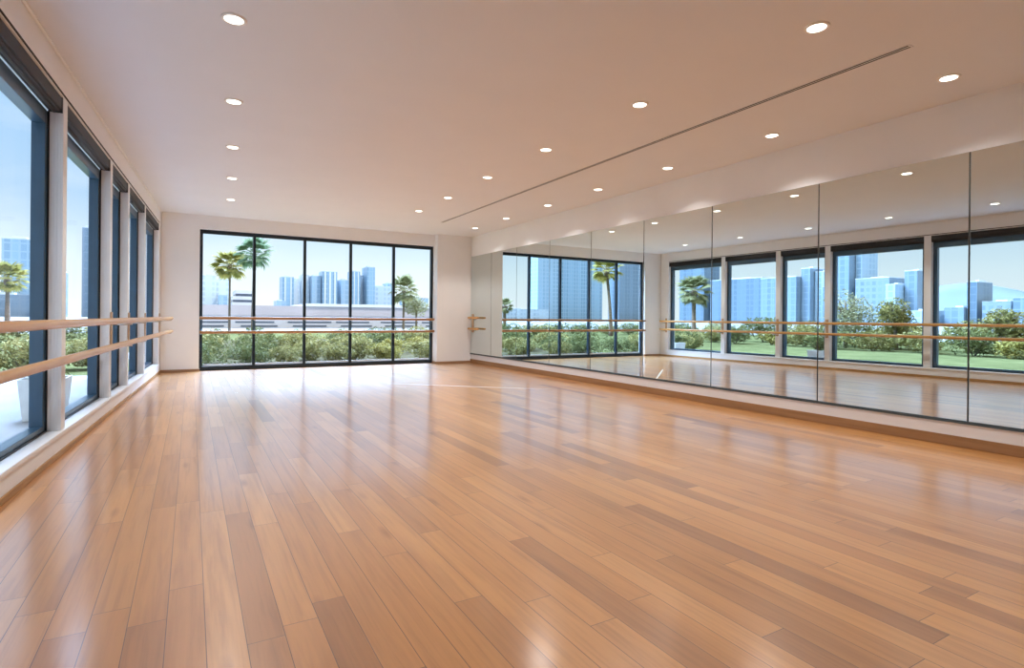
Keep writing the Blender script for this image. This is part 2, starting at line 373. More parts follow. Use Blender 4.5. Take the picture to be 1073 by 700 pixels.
# left windows
EDGES = [WIN0] + [e for p in POSTS for e in p] + [WIN_END]
OPEN = [(EDGES[i], EDGES[i+1]) for i in range(0, len(EDGES), 2)]
MULL = {0: [3.95]}
ORD = ('first', 'second', 'third', 'fourth', 'fifth', 'sixth')
for i, (a, b) in enumerate(OPEN):
    w = bpy.data.objects.new('window_%d' % (i+1), None); COL.objects.link(w)
    S_(w, 'tall navy framed window on the left wall, %s from the camera' % ORD[i], 'window')
    bm = B(); f0, f1, fw = -0.18, -0.095, 0.065
    top = 2.66
    box(bm, f0, f1, a, a+fw, SILL, top, mapL); box(bm, f0, f1, b-fw, b, SILL, top, mapL)
    box(bm, f0, f1, a+fw, b-fw, SILL, SILL+0.05, mapL); box(bm, f0, f1, a+fw, b-fw, 2.55, top, mapL)
    obj('frame', bm, M['frame_navy'], w, 0.004)
    bm = B()                                                             # dark outer gasket, room side
    box(bm, f1, f1+0.012, b-0.012, b, SILL, top, mapL); box(bm, f1, f1+0.012, a, a+0.012, SILL, top, mapL)
    box(bm, f1, f1+0.012, a+0.012, b-0.012, SILL, SILL+0.012, mapL)
    obj('gasket', bm, M['frame_black'], w)
    cuts = [a+fw] + MULL.get(i, []) + [b-fw]
    for m_ in MULL.get(i, []):
        bm = B(); box(bm, f0, f1, m_-0.03, m_+0.03, SILL+0.05, 2.55, mapL); obj('mullion', bm, M['frame_navy'], w, 0.004)
    for c0, c1 in zip(cuts, cuts[1:]):
        bm = B(); box(bm, -0.150, -0.144, c0-0.01, c1+0.01, SILL+0.04, 2.56, mapL); obj('pane', bm, M['glass'], w)
    # roller blind cassette
    r = thing('roller_blind', 'rolled up dark roller blind above the %s left window from the camera' % ORD[i], 'blind', mapL(-0.045, (a+b)/2, top), group='roller blinds on the left wall')
    def loc(o, y, z, r=r): 
        p = mapL(o, y, z); return (p[0]-r.location.x, p[1]-r.location.y, p[2]-r.location.z)
    bm = B(); box(bm, -0.092, -0.008, a+0.012, b-0.012, 2.685, HEAD-0.004, loc); box(bm, -0.092, -0.02, a+0.012, b-0.012, 2.667, 2.685, loc)
    obj('cassette', bm, M['blind'], r, 0.006)
    bm = B(); tube(bm, [loc(-0.055, a+0.02, 2.663), loc(-0.055, b-0.02, 2.663)], 0.011, 10); obj('bottom_bar', bm, M['blind_bar'], r)
    for e in ((a+0.001, a+0.012), (b-0.012, b-0.001)):
        bm = B(); box(bm, -0.093, -0.004, e[0], e[1], 2.66, HEAD-0.002, loc); obj('end_cap', bm, M['blind_bar'], r, 0.002)

# back window
w = bpy.data.objects.new('window_6', None); COL.objects.link(w)
S_(w, 'wide five pane navy framed window in the back wall', 'window')
fy0, fy1 = YB-0.03, YB+0.05
WT, WB = 2.79, 0.0
bm = B()
box(bm, BX0, BX0+0.055, fy0, fy1, WB, WT); box(bm, BX1-0.055, BX1, fy0, fy1, WB, WT)
box(bm, BX0+0.055, BX1-0.055, fy0, fy1, WB, WB+0.085); box(bm, BX0+0.055, BX1-0.055, fy0, fy1, WT-0.075, WT)
obj('frame', bm, M['frame_dark'], w, 0.004)
MX = [1.118, 2.105, 3.080, 4.066]
for x in MX:
    bm = B(); box(bm, x-0.027, x+0.027, fy0, fy1, WB+0.085, WT-0.075); obj('mullion', bm, M['frame_dark'], w, 0.004)
cuts = [BX0+0.055] + MX + [BX1-0.055]
for c0, c1 in zip(cuts, cuts[1:]):
    bm = B(); box(bm, c0-0.002, c1+0.002, YB+0.008, YB+0.014, WB+0.08, WT-0.07); obj('pane', bm, M['glass'], w)
    bm = B(); box(bm, c0+0.02, c1-0.02, YB+0.012, YB+0.03, WB+0.085, WB+0.12); obj('sash_rail', bm, M['white_trim'], w)

# ------------------------------------------------------------------ mirrors
ME = [0.93, 2.24, 3.59, 5.02, 6.29, 7.57, 8.85, 10.10, 11.25, PIER]
MZ0, MZ1 = 0.232, 2.574
bm = B(); box(bm, -0.006, 0, ME[0], ME[-1], MZ0, MZ1, mapR)
S_(struct('trim_8', bm, M['back']), 'dark backing seen in the seams between the mirrors', 'backing')
bm = B(); box(bm, -0.022, 0, ME[0], ME[-1], MZ0-0.024, MZ0-0.004, mapR); box(bm, -0.022, -0.017, ME[0], ME[-1], MZ0-0.004, MZ0+0.004, mapR)
S_(struct('trim_9', bm, M['channel'], bevel=0.002), 'dark metal channel holding the mirrors along their bottom edge', 'channel')
ML = ['nearest the camera at the right edge', 'second from the right edge', 'third from the right edge', 'fourth from the right edge', 'fifth from the right edge',
      'fourth from the back wall', 'third from the back wall', 'second from the back wall', 'beside the corner pier']
for i, (a, b) in enumerate(zip(ME, ME[1:])):
    g = 0.006
    bm = B(); box(bm, -0.0125, -0.0065, a+g, b-g, MZ0, MZ1, mapR)
    o = obj('mirror_panel', bm, M['mirror'], None, 0.0015)
    tag(o, 'tall frameless wall mirror panel %s' % ML[i], 'mirror', 'mirror panels on the right wall')

# ------------------------------------------------------------------ ballet barres
def rail(bm, a, b, r=0.0275):
    a, b = Vector(a), Vector(b); d = (b-a).normalized()
    tube(bm, [a, a+d*0.006, a+d*0.02, b-d*0.02, b-d*0.006, b], [r*0.7, r*0.93, r, r, r*0.93, r*0.7], 20)
def bracket(parent, foot, rail_pts, nrm, side, mat):
    """vertical wooden plate against the post/wall with an arm and saddle for every rail (local coordinates)"""
    n = Vector(nrm); s = Vector(side)
    zs = [p[2] for p in rail_pts]; f = Vector(foot)
    bm = B()
    z0, z1 = min(zs)-0.09, max(zs)+0.09
    p = [(f+s*a+n*b) for a in (-0.03, 0.03) for b in (0.0, 0.018)]
    vs = [bm.verts.new((q.x, q.y, z)) for q in p for z in (z0, z1)]
    for fc in ((0,1,3,2),(4,6,7,5),(0,4,5,1),(2,3,7,6),(0,2,6,4),(1,5,7,3)): bm.faces.new([vs[i] for i in fc])
    br = obj('bracket', bm, mat, parent, 0.004)
    for q in rail_pts:
        q = Vector(q); st = Vector((f.x, f.y, q.z-0.045)) + n*0.016
        bm = B()
        tube(bm, [st, st + n*((q-st).dot(n)*0.6), Vector((q.x, q.y, q.z-0.040)), Vector((q.x, q.y, q.z-0.024))], [0.011, 0.011, 0.011, 0.013], 10)
        obj('arm', bm, M['steel'], br)
ROFF, LU, LL = 0.20, 1.035, 0.795
L0 = Vector(mapL(ROFF, 6.0, 0))
t = thing('ballet_barre', 'long double wooden ballet barre along the left windows', 'barre', L0)
y0, y1 = -0.8, 12.36
for nm, z in (('top_rail', LU), ('bottom_rail', LL)):
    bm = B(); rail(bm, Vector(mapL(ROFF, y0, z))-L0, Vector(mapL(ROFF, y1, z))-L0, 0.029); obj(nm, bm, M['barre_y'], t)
for y in (2.29, 7.54, 8.74, 10.32, 12.30):
    bracket(t, Vector(mapL(0.0, y, 0))-L0, [Vector(mapL(ROFF, y, LU))-L0, Vector(mapL(ROFF, y, LL))-L0], (1, 0, 0), (0, 1, 0), M['bracket'])
L1 = Vector((2.6, YB-0.16, 0))
t = thing('ballet_barre', 'double wooden ballet barre in front of the wide back window', 'barre', L1)
RX0, RX1 = 0.14, 5.02
for nm, z in (('top_rail', 1.045), ('bottom_rail', 0.765)):
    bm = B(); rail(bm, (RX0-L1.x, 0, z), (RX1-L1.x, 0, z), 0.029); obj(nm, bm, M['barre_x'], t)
for x in MX + [0.165, 4.995]:
    bm = B(); box(bm, x-L1.x-0.018, x-L1.x+0.018, 0.118, 0.130, 0.71, 1.08); br = obj('bracket', bm, M['frame_navy'], t, 0.003)
    for z in (1.045, 0.765):
        bm = B(); tube(bm, [(x-L1.x, 0.118, z-0.035), (x-L1.x, 0.03, z-0.035), (x-L1.x, 0, z-0.02)], 0.008, 10); obj('arm', bm, M['steel'], br)
L2 = Vector(mapR(-0.10, 12.0, 0))
t = thing('ballet_barre', 'short double wooden barre end on the mirror beside the corner pier', 'barre', L2)
for nm, z in (('top_rail', 1.09), ('bottom_rail', 0.83)):
    bm = B(); rail(bm, Vector(mapR(-0.10, 11.72, z))-L2, Vector(mapR(-0.10, 12.28, z))-L2, 0.024); obj(nm, bm, M['barre_y'], t)
bracket(t, Vector(mapR(-0.0127, 12.2, 0))-L2, [Vector(mapR(-0.10, 12.2, 1.09))-L2, Vector(mapR(-0.10, 12.2, 0.83))-L2], (-1, 0, 0), (0, 1, 0), M['bracket'])

# ------------------------------------------------------------------ ceiling lights
LROW = [(0.19, 2.52), (0.229, 4.12), (0.322, 5.70), (0.404, 7.25), (0.488, 8.90), (0.565, 10.55)]
MROW = [(3.58, 0.65), (3.60, 2.234), (3.53, 3.852), (3.55, 5.44), (3.56, 6.93), (3.62, 8.45), (3.62, 9.80)]
RROW = [(5.24, 0.55), (5.245, 2.156), (5.31, 3.775), (5.325, 5.28), (5.32, 6.70), (5.335, 8.10), (5.35, 9.6), (5.36, 11.0)]
LAMP_W = 46.0
def make_light(label):
    t = thing('ceiling_downlight', label, 'downlight', (0, 0, CEIL), 0, 'recessed ceiling downlights')
    bm = B(); lathe(bm, [(0.058, -0.0005), (0.058, -0.006), (0.062, -0.010), (0.076, -0.008), (0.080, -0.001), (0.080, -0.0005)])
    obj('trim_ring', bm, M['ring'], t)
    bm = B(); lathe(bm, [(0.057, -0.001), (0.057, -0.0062), (0.050, -0.0075), (0.020, -0.0085), (0.004, -0.0088)])
    obj('diffuser', bm, M['lamp'], t)
    ld = bpy.data.lights.new('lamp', 'SPOT'); ld.energy = LAMP_W; ld.spot_size = math.radians(125); ld.spot_blend = 0.55
    ld.color = (1.0, 0.96, 0.93); ld.shadow_soft_size = 0.11
    l = bpy.data.objects.new('lamp', ld); COL.objects.link(l); l.parent = t; l.location = (0, 0, -0.12)
    return t
proto = None
NUM = ('first', 'second', 'third', 'fourth', 'fifth', 'sixth', 'seventh', 'eighth', 'ninth')
for row, nm, nvis in ((LROW, 'left row by the windows', 1), (MROW, 'middle row by the air slot', 1), (RROW, 'right row above the mirrors', 1)):
    for k, (x, y) in enumerate(row):
        if k < nvis: lab = 'round recessed downlight overhead of the camera in the %s' % nm
        else: lab = 'round recessed downlight, %s visible one in the %s' % (NUM[k-nvis], nm)
        if proto is None: proto = make_light(lab); o = proto
        else: o = dup(proto)
        o['label'] = lab; o.location = (x, y, CEIL)
# linear air slot
x0, x1_, y0, y1 = 4.412, 4.460, 2.05, 10.73
t = thing('slot_diffuser', 'long thin dark linear air slot in the ceiling', 'air vent', (4.436, 6.4, CEIL))
def sl(x, y, z): return (x-4.436 + (y-6.4)*0.0068, y-6.4, z)
bm = B()
for a, b in ((x0-0.004, x0), (4.431, 4.441), (x1_, x1_+0.004)): box(bm, a, b, y0, y1, -0.0052, -0.0005, sl)
for a, b in ((y0-0.012, y0), (y1, y1+0.012)): box(bm, x0-0.006, x1_+0.006, a, b, -0.006, -0.0005, sl)
obj('slot_frame', bm, M['ceiling'], t)
for a, b in ((x0, 4.431), (4.441, x1_)):
    bm = B(); box(bm, a, b, y0, y1, -0.004, -0.0006, sl); obj('slot', bm, M['dark'], t)

# white line on the floor
bm = B()
a, b, c = Vector((2.82, 9.0)), Vector((4.457, 7.50)), Vector((4.85, 7.24))
pts = [(a, 0.004), (a.lerp(b, 0.15), 0.016), (a.lerp(b, 0.5), 0.022), (b, 0.012), (b.lerp(c, 0.5), 0.006), (c, 0.002)]
L_, R_ = [], []
for i, (p, hw) in enumerate(pts):
    d = (pts[min(i+1, 5)][0]-pts[max(i-1, 0)][0]).normalized(); n = Vector((-d.y, d.x))
    L_.append(p+n*hw); R_.append(p-n*hw)
prism(bm, [(q.x, q.y) for q in L_] + [(q.x, q.y) for q in R_[::-1]], 0.0002, 0.0012)
o = obj('floor_stripe', bm, M['stripe']); tag(o, 'thin white line across the oak floor', 'stripe')

# ------------------------------------------------------------------ outside: ground
GZ = -0.08
bm = B(); prism(bm, [(-1200, -400), (900, -400), (900, 1200), (-1200, 1200)], GZ-0.6, GZ-0.08)
S_(struct('ground', bm, M['city']), 'pale city ground far beyond the garden', 'ground')
bm = B(); prism(bm, [(-26, -14), (LW(-14,-0.32), -14), (LW(YB+.25,-0.32), YB+0.25), (40, YB+0.25), (40, 44), (-26, 44)], GZ-0.10, GZ-0.02)
tag(obj('lawn', bm, M['grass']), 'short green lawn outside the studio windows', 'lawn', kind='stuff')
bm = B(); prism(bm, [(-4.2, -8), (LW(-8,-0.28), -8), (LW(13.4,-0.28), 13.4), (-4.2, 13.4)], GZ-0.03, GZ+0.0)
S_(struct('terrace', bm, M['concrete']), 'pale paved terrace outside the left windows', 'terrace')

bm = B(); prism(bm, [(-1.0, YB+0.27), (7.5, YB+0.27), (7.5, 13.62), (-1.0, 13.62)], GZ-0.03, GZ+0.01)
S_(struct('path', bm, M['concrete']), 'pale paved strip along the foot of the back window', 'path')
bm = B(); prism(bm, [(-0.6, 13.66), (9.6, 13.66), (17.0, 30.0), (0.2, 30.0)], GZ-0.04, GZ+0.0)
S_(struct('planting_bed', bm, M['mulch']), 'dark mulched planting bed under the shrubs behind the back window', 'planting bed')
# hills
def hill(label, pts, depth, base=-1):
    bm = B(); n = len(pts)
    rows = []
    for k in range(5):
        f = (1, 0.98, 0.6, 0.3, 0)[k]; off = (0, 0.15, 0.45, 0.75, 1)[k]
        rows.append([bm.verts.new((p[0]+depth[0]*(off-0.0), p[1]+depth[1]*off, base + (p[2]-base)*(math.sin(math.pi*min(1, 0.15+off*0.6)) if k else 0.0))) for p in pts])
    for a, b in zip(rows, rows[1:]):
        for i in range(n-1):
            f = bm.faces.new((a[i], a[i+1], b[i+1], b[i])); f.smooth = True
    o = obj('hill', bm, M['hill']); return tag(o, label, 'hill')
hill('hazy low hill far beyond the lawn to the left, seen in the mirrors', [(-900, y, 8 + 52*math.exp(-((y-400)/110)**2) + 20*math.exp(-((y-560)/60)**2)) for y in range(150, 760, 25)], (-160, 0))

# ------------------------------------------------------------------ outside: buildings
def tower(x0, x1, y0, y1, top, mat, label, name='tower', roof='plant', fins=0, group=None):
    cx_, cy_ = (x0+x1)/2, (y0+y1)/2; hx, hy = (x1-x0)/2, (y1-y0)/2
    t = thing(name, label, 'building', (cx_, cy_, GZ-0.3), 0, group)
    h = top - (GZ-0.3)
    bm = B(); box(bm, -hx, hx, -hy, hy, 0, h*0.985); obj('facade', bm, mat, t)
    bm = B(); box(bm, -hx*1.01, hx*1.01, -hy*1.01, hy*1.01, h*0.985, h); obj('parapet', bm, M['roof_grey'], t)
    if roof == 'plant':
        bm = B(); box(bm, -hx*0.45, hx*0.35, -hy*0.4, hy*0.4, h, h+max(0.8, h*0.03)); obj('roof_plant', bm, M['roof_grey'], t)
    for k in range(fins):
        fx = -hx + 2*hx*(k+0.5)/fins; w_ = hx*0.09
        bm = B(); box(bm, fx-w_, fx+w_, -hy-0.5, -hy, 0, h*0.98); obj('fin', bm, M['roof_white'], t)
    return t
D = 400
TW = [ # x0, x1, top, y, material, label, fins
 (6, 13.6, 26.0, 400, F_PALE, 'pale grey tower at the left edge of the back window', 0),
 (13.8, 21.5, 24.0, 404, F_PALE, 'pale tower directly behind the yellow green palm', 0),
 (14.4, 19.2, 13.6, 385, F_MID, 'short blue block in front of the pale towers', 0),
 (46.5, 52.0, 10.6, 380, F_MID, 'lowest blue grey block left of the skyline', 0),
 (52.4, 59.8, 27.4, 400, F_BLUE, 'blue grey tower just left of the second mullion', 2),
 (60.2, 64.5, 26.6, 410, F_PALE, 'pale slim tower behind the second mullion', 0),
 (66.2, 71.0, 29.6, 408, F_PALE, 'very pale slim tower right of the second mullion', 0),
 (71.4, 77.2, 28.9, 400, F_MID, 'flat topped steel blue tower in the third pane', 0),
 (77.7, 87.4, 32.0, 396, F_BLUE, 'broad blue tower with white fins in the third pane', 3),
 (88.0, 91.2, 26.5, 412, F_PALE, 'narrow pale tower right of the broad blue tower', 0),
 (91.4, 96.8, 27.0, 402, F_MID, 'blue tower tucked behind the third mullion', 0),
 (98.6, 104.2, 33.4, 400, F_BLUE, 'finned blue tower in the fourth pane', 2),
 (104.5, 108.2, 31.0, 408, F_PALE, 'white slim tower between two blue towers', 0),
 (108.6, 114.3, 36.8, 398, F_BLUE, 'tallest slender blue tower in the fourth pane', 0),
 (114.6, 127.4, 23.4, 402, F_GREY, 'wide grey blue block right of the tallest tower', 0),
 (127.6, 133.0, 26.4, 410, F_BLUE, 'slim tower behind the fourth mullion', 0),
 (138.0, 156.0, 15.5, 400, F_MID, 'low blue block behind the palm in the last pane', 0),
]
for x0, x1, top, y, m_, lab, fins in TW:
    tower(x0, x1, y, y+14, top, m_, lab, fins=fins, group='skyline towers beyond the back window')
# multi-storey white banded block
t = thing('office_block', 'white office block with dark window bands behind the palms', 'building', (11.0, 156, GZ-0.3))
for k in range(5):
    z = 0.3 + k*1.45; s = 1.0 if k < 4 else 0.75
    bm = B(); box(bm, -2.4*s, 2.6, -6, 6, z+0.62, z+1.45); obj('floor_slab', bm, M['low_wall'], t)
    bm = B(); box(bm, -2.3*s, 2.5, -5.7, 5.7, z, z+0.62); obj('window_band', bm, M['strip_window'], t)
# long low white building
t = thing('low_building', 'long low white building with flat roof behind the garden shrubs', 'building', (14, 66, GZ-0.3))
Z = GZ-0.3
bm = B(); box(bm, -22, 34, -4, 6, 0, 1.75-Z-0.35); obj('wall', bm, M['low_wall'], t)
bm = B(); box(bm, -13.5, 34.4, -4.25, 6.4, 1.62-Z-0.52, 2.12-Z); obj('fascia', bm, M['fascia'], t)
bm = B(); box(bm, -3.4, 34.6, -4.5, 6.6, 2.12-Z, 2.42-Z); obj('roof_slab', bm, M['roof_white'], t)
for k in range(11):
    xx = -20 + k*4.9
    bm = B(); box(bm, xx+0.5, xx+3.9, -4.06, -3.98, -0.02-Z, 0.12-Z); obj('strip_window', bm, M['strip_window'], t)
    bm = B(); box(bm, xx, xx+3.6+0.8*(k % 2), -4.06, -3.98, 0.38-Z, 0.52-Z); obj('strip_window', bm, M['strip_window'], t)
F_SLATE = facade('slate_blue_curtain_wall', (0.10, 0.15, 0.20), (0.135, 0.185, 0.23), 3.2, 3.6, 0.8, 0.86)
F_STEEL = facade('steel_grey_cladding', (0.15, 0.21, 0.26), (0.20, 0.25, 0.29), 3.0, 3.4, 0.6, 0.6)
REM = {F_PALE: F_MID, F_GREY: F_STEEL, F_MID: F_DEEP, F_BLUE: F_DEEP, F_DEEP: F_SLATE}
# left hand city (seen through the left windows and in the mirrors)
LT = [ # y0,y1,top, x, material, label
 (280, 303, 40, -300, F_DEEP, 'tall blue tower behind the mirrored palm near the back corner'),
 (233, 274, 28.4, -300, F_DEEP, 'wide dark blue glass block mirrored left of the tower cluster'),
 (207, 231, 27.2, -296, F_MID, 'broad blue block mirrored in the middle panel'),
 (201, 206.5, 32.0, -300, F_MID, 'narrow mirrored tower rising over the broad blue block'),
 (195, 200.6, 29.8, -304, F_PALE, 'pale narrow mirrored tower beside the panel seam'),
 (187.2, 193.5, 20.6, -300, F_BLUE, 'lower mirrored blue block left of the tallest tower'),
 (178.6, 186.4, 41.6, -300, F_BLUE, 'tallest mirrored blue tower in the second panel'),
 (175.2, 178.2, 39.8, -306, F_PALE, 'pale slice of tower against the tallest mirrored tower'),
 (158, 175, 24.0, -300, F_GREY, 'long pale block mirrored above the pale tree'),
 (153, 157.6, 20.0, -296, F_PALE, 'pale stepped block mirrored right of the long block'),
 (146.8, 152.6, 27.0, -304, F_MID, 'blue grey mirrored tower beside the hill'),
 (125.4, 133.2, 7.9, -300, F_BLUE, 'low blue block mirrored in front of the hill'),
 (121.2, 125.0, 19.9, -302, F_DEEP, 'lone slim blue tower mirrored right of the hill'),
 (108, 118.4, 10.4, -300, F_GREY, 'low grey block mirrored left of the dark mullion'),
 (92, 106.6, 11.8, -298, F_BLUE, 'low blue block mirrored at the far right'),
 (136, 146, 6.4, -292, F_PALE, 'low pale block mirrored below the hill'),
]
for y0, y1, top, x, m_, lab in LT:
    tower(x-16, x, y0, y1, top, REM[m_], lab, group='city buildings beyond the left lawn')
tower(-67, -56.6, 300, 312, 32.0, F_BLUE, 'blue glass tower seen through the nearest left window', fins=0)
tower(-82, -50, 285, 295, 8.5, F_DEEP, 'low dark blue block below the tower in the nearest left window')
tower(-47, -42.5, 270, 280, 17.5, F_DEEP, 'lower deep blue block in the second left window')
tower(-41.7, -37.5, 306, 316, 39.6, F_DEEP, 'tall slim deep blue tower in the second left window')
tower(-30, -26, 300, 312, 24.0, F_MID, 'blue tower seen through the third left window')
# towers seen by way of the mirror through the back window
tower(-258, -236, 400, 414, 56.5, F_MID, 'tall blue tower mirrored in the third pane of the back window')
tower(-306, -259.5, 402, 420, 54.0, F_BLUE, 'very wide tall blue tower mirrored in the fourth pane')
tower(-352, -324, 400, 416, 53.5, F_DEEP, 'tall blue tower mirrored behind the leaning palm')
tower(-234, -150, 380, 392, 8.0, F_GREY, 'long low grey block mirrored behind the lawn')

# ------------------------------------------------------------------ outside: plants
def leaf_cloud(n, rx, ry, rz, cz, size, seed, lumps=7):
    """foliage mesh: n small folded leaves spread over overlapping lumps"""
    rnd = random.Random(seed); bm = B()
    L = [(Vector((rnd.uniform(-.55, .55)*rx, rnd.uniform(-.55, .55)*ry, cz + rnd.uniform(-.45, .5)*rz)), rnd.uniform(.45, .7)) for _ in range(lumps)]
    for i in range(n):
        c, s = L[i % lumps]
        d = Vector((rnd.gauss(0, 1), rnd.gauss(0, 1), rnd.gauss(0, 1))).normalized()
        r = s*(0.55 + 0.45*rnd.random()**0.5)
        p = c + Vector((d.x*rx*r, d.y*ry*r, d.z*rz*r))
        if p.z < 0.03: p.z = 0.03 + rnd.random()*0.1
        q = Euler((rnd.uniform(-1, 1), rnd.uniform(-1, 1), rnd.uniform(0, 6.3))).to_matrix()
        k = size*rnd.uniform(.6, 1.3)
        a = [p + q @ Vector(v_) for v_ in ((-k, 0, 0), (0, -k*.42, k*.12), (k*1.1, 0, 0), (0, k*.42, k*.12))]
        vs = [bm.verts.new(x) for x in a]
        bm.faces.new((vs[0], vs[1], vs[2])); bm.faces.new((vs[0], vs[2], vs[3]))
    return bm
def stems(rx, h, seed, n=5, r=0.012):
    rnd = random.Random(seed); bm = B()
    for k in range(n):
        a = 2*math.pi*k/n + rnd.random()
        tube(bm, [(0.03*math.cos(a), 0.03*math.sin(a), 0), (rx*.25*math.cos(a), rx*.25*math.sin(a), h*.45), (rx*.5*math.cos(a+.3), rx*.5*math.sin(a+.3), h*.8)], [r, r*.8, r*.4], 6)
    return bm
def make_bush(seed, mat, rx, rz, n=1700, size=0.055):
    t = thing('shrub', '', 'shrub')
    obj('foliage', leaf_cloud(n, rx, rx*0.9, rz, rz*1.0, size, seed), mat, t, recalc=False)
    obj('stems', stems(rx, rz*1.5, seed), M['bark'], t)
    return t
protos = [make_bush(11, LEAF[0], 0.75, 0.42), make_bush(12, LEAF[1], 0.7, 0.40), make_bush(13, LEAF[2], 0.8, 0.45), make_bush(14, LEAF[3], 0.7, 0.40)]
used = [False]*4
KIND = ['grey green', 'yellow green', 'dark green', 'pale olive']
def shrub(kind, x, y, s, label, group, sz=None):
    if not used[kind]:
        used[kind] = True; o = protos[kind]; o.location = (x, y, GZ-0.02); o.rotation_euler = (0, 0, random.random()*6.3); o.scale = (s, s, sz or s)
    else:
        o = dup(protos[kind], (x, y, GZ-0.02), random.random()*6.3, (s, s, sz or s))
    o['label'] = label; o['group'] = group
    return o
GB = 'shrubs outside the back window'
rows = [(14.3, 0.70, 7, 0.0, 6.5, 'front'), (15.6, 0.80, 7, 0.2, 7.6, 'second'), (17.6, 0.85, 8, 0.3, 9.0, 'third'), (20.2, 0.85, 8, 0.5, 10.4, 'fourth'), (23.2, 0.95, 8, 0.7, 11.8, 'rear')]
PAT = {'front': [2, 2, 0, 0, 1, 0, 1], 'second': [2, 2, 0, 0, 1, 1, 0], 'third': [0, 2, 0, 0, 2, 1, 0, 1], 'fourth': [2, 0, 0, 2, 1, 0, 1, 3], 'rear': [0, 2, 1, 0, 2, 0, 3, 1]}
for y, s, n, xa, xb, nm in rows:
    for k in range(n):
        kd = PAT[nm][k]
        shrub(kd, xa + (xb-xa)*k/(n-1) + random.uniform(-.15, .15), y + random.uniform(-.3, .3), s*random.uniform(.9, 1.1),
              '%s shrub, %s from the left in the %s row beyond the back window' % (KIND[kd], NUM[k], nm), GB)
NUM13 = NUM + ('tenth', 'eleventh', 'twelfth', 'thirteenth')
GL = 'shrubs across the lawn beyond the left windows'
for q, (xx, nm, sc) in enumerate(((-11.6, 'front', 1.15), (-14.6, 'rear', 1.6))):
    for k in range(13 - 4*q):
        kd = [0, 2, 0, 1, 2, 0, 0, 2, 0, 1, 2, 0, 2, 3, 0, 2][(k + 5*q) % 16]
        shrub(kd, xx - random.uniform(0, 0.8), 2.5 + k*(1.65 + 0.75*q) + 0.4*q, sc*random.uniform(.95, 1.15),
              '%s shrub across the left lawn, %s from the camera in the %s row' % (KIND[kd], NUM13[k], nm), GL, sc*random.uniform(.8, 1.0))
GM = 'shrubs at the far edge of the lawn mirrored through the back window'
for k in range(9):
    kd = [0, 2, 0, 2, 2, 0, 2, 0, 2][k]
    shrub(kd, -3.0 - k*2.3, 31 + 0.3*k + random.uniform(-.5, .5), random.uniform(1.4, 1.8), '%s shrub at the far lawn edge, %s going left' % (KIND[kd], NUM[k]), GM, 1.0)
GT = 'shrubs at the end of the terrace'
for k, (x, y, kd, s) in enumerate([(-2.9, 14.6, 0, 0.95), (-4.0, 15.2, 2, 1.0), (-1.9, 15.2, 0, 0.85), (-5.2, 15.6, 0, 1.0)]):
    shrub(kd, x, y, s, '%s shrub past the terrace end, %s' % (KIND[kd], ('in the middle', 'left of the middle', 'closest to the studio', 'farthest from the studio')[k]), GT)

# trees with rounded crowns
def tree(x, y, h, r, mat, label, seed, tall=0.8, lumps=9):
    t = thing('garden_tree', label, 'tree', (x, y, GZ-0.02))
    obj('foliage', leaf_cloud(2600, r, r, r*tall, h-r*tall*0.95, 0.07, seed, lumps), mat, t, recalc=False)
    bm = B(); hh = h-r*0.9
    tube(bm, [(0, 0, 0), (0.03, 0.02, hh*.5), (0, 0, hh), (0.05, 0, hh+r*.5)], [0.09, 0.07, 0.06, 0.03], 8)
    for k in range(5):
        a = k*1.26; tube(bm, [(0, 0, hh*.85), (r*.35*math.cos(a), r*.35*math.sin(a), hh+r*.3), (r*.6*math.cos(a), r*.6*math.sin(a), hh+r*.6)], [0.045, 0.03, 0.012], 6)
    obj('trunk', bm, M['bark'], t)
    return t
tree(13.9, 38, 2.9, 1.1, LEAF[3], 'pale leafy tree right of the palm in the last back pane', 31)
tree(-13.2, 14.3, 2.45, 1.0, LEAF[3], 'wide pale bushy tree on the left lawn mirrored in the second panel', 32, 1.0, 12)
tree(-13.4, 12.35, 2.1, 0.8, LEAF[0], 'grey green bushy tree right of the wide pale mirrored tree', 33, 1.0, 11)
tree(-13.6, 8.8, 1.7, 0.7, LEAF[0], 'small round tree mirrored near the right edge of the mirrors', 35, 1.0, 10)

# palms
def fan_frond(length, spread, seed, n=17, droop=0.25):
    """one fan leaf: petiole along +x then radiating pointed blades"""
    rnd = random.Random(seed); bm = B()
    pl = length*0.45
    tube(bm, [(0, 0, 0), (pl*.5, 0, pl*.06), (pl, 0, pl*.02)], [0.02*length, 0.014*length, 0.01*length], 5)
    o = Vector((pl, 0, pl*.02)); bl = length*0.62
    for k in range(n):
        a = (k/(n-1)-.5)*2*spread; l = bl*(1-.25*abs(k/(n-1)-.5)*2)*rnd.uniform(.88, 1.05)
        d = Vector((math.cos(a), math.sin(a), 0)); s = Vector((-d.y, d.x, 0)); w = l*0.085
        mid = o + d*l*.55 + Vector((0, 0, -.03*l)); tip = o + d*l + Vector((0, 0, -droop*l*rnd.uniform(.6, 1.5)))
        vs = [bm.verts.new(p) for p in (o, mid - s*w, tip, mid + s*w, mid + Vector((0, 0, .05*l)))]
        bm.faces.new((vs[0], vs[1], vs[4])); bm.faces.new((vs[1], vs[2], vs[4])); bm.faces.new((vs[2], vs[3], vs[4])); bm.faces.new((vs[3], vs[0], vs[4]))
    return bm
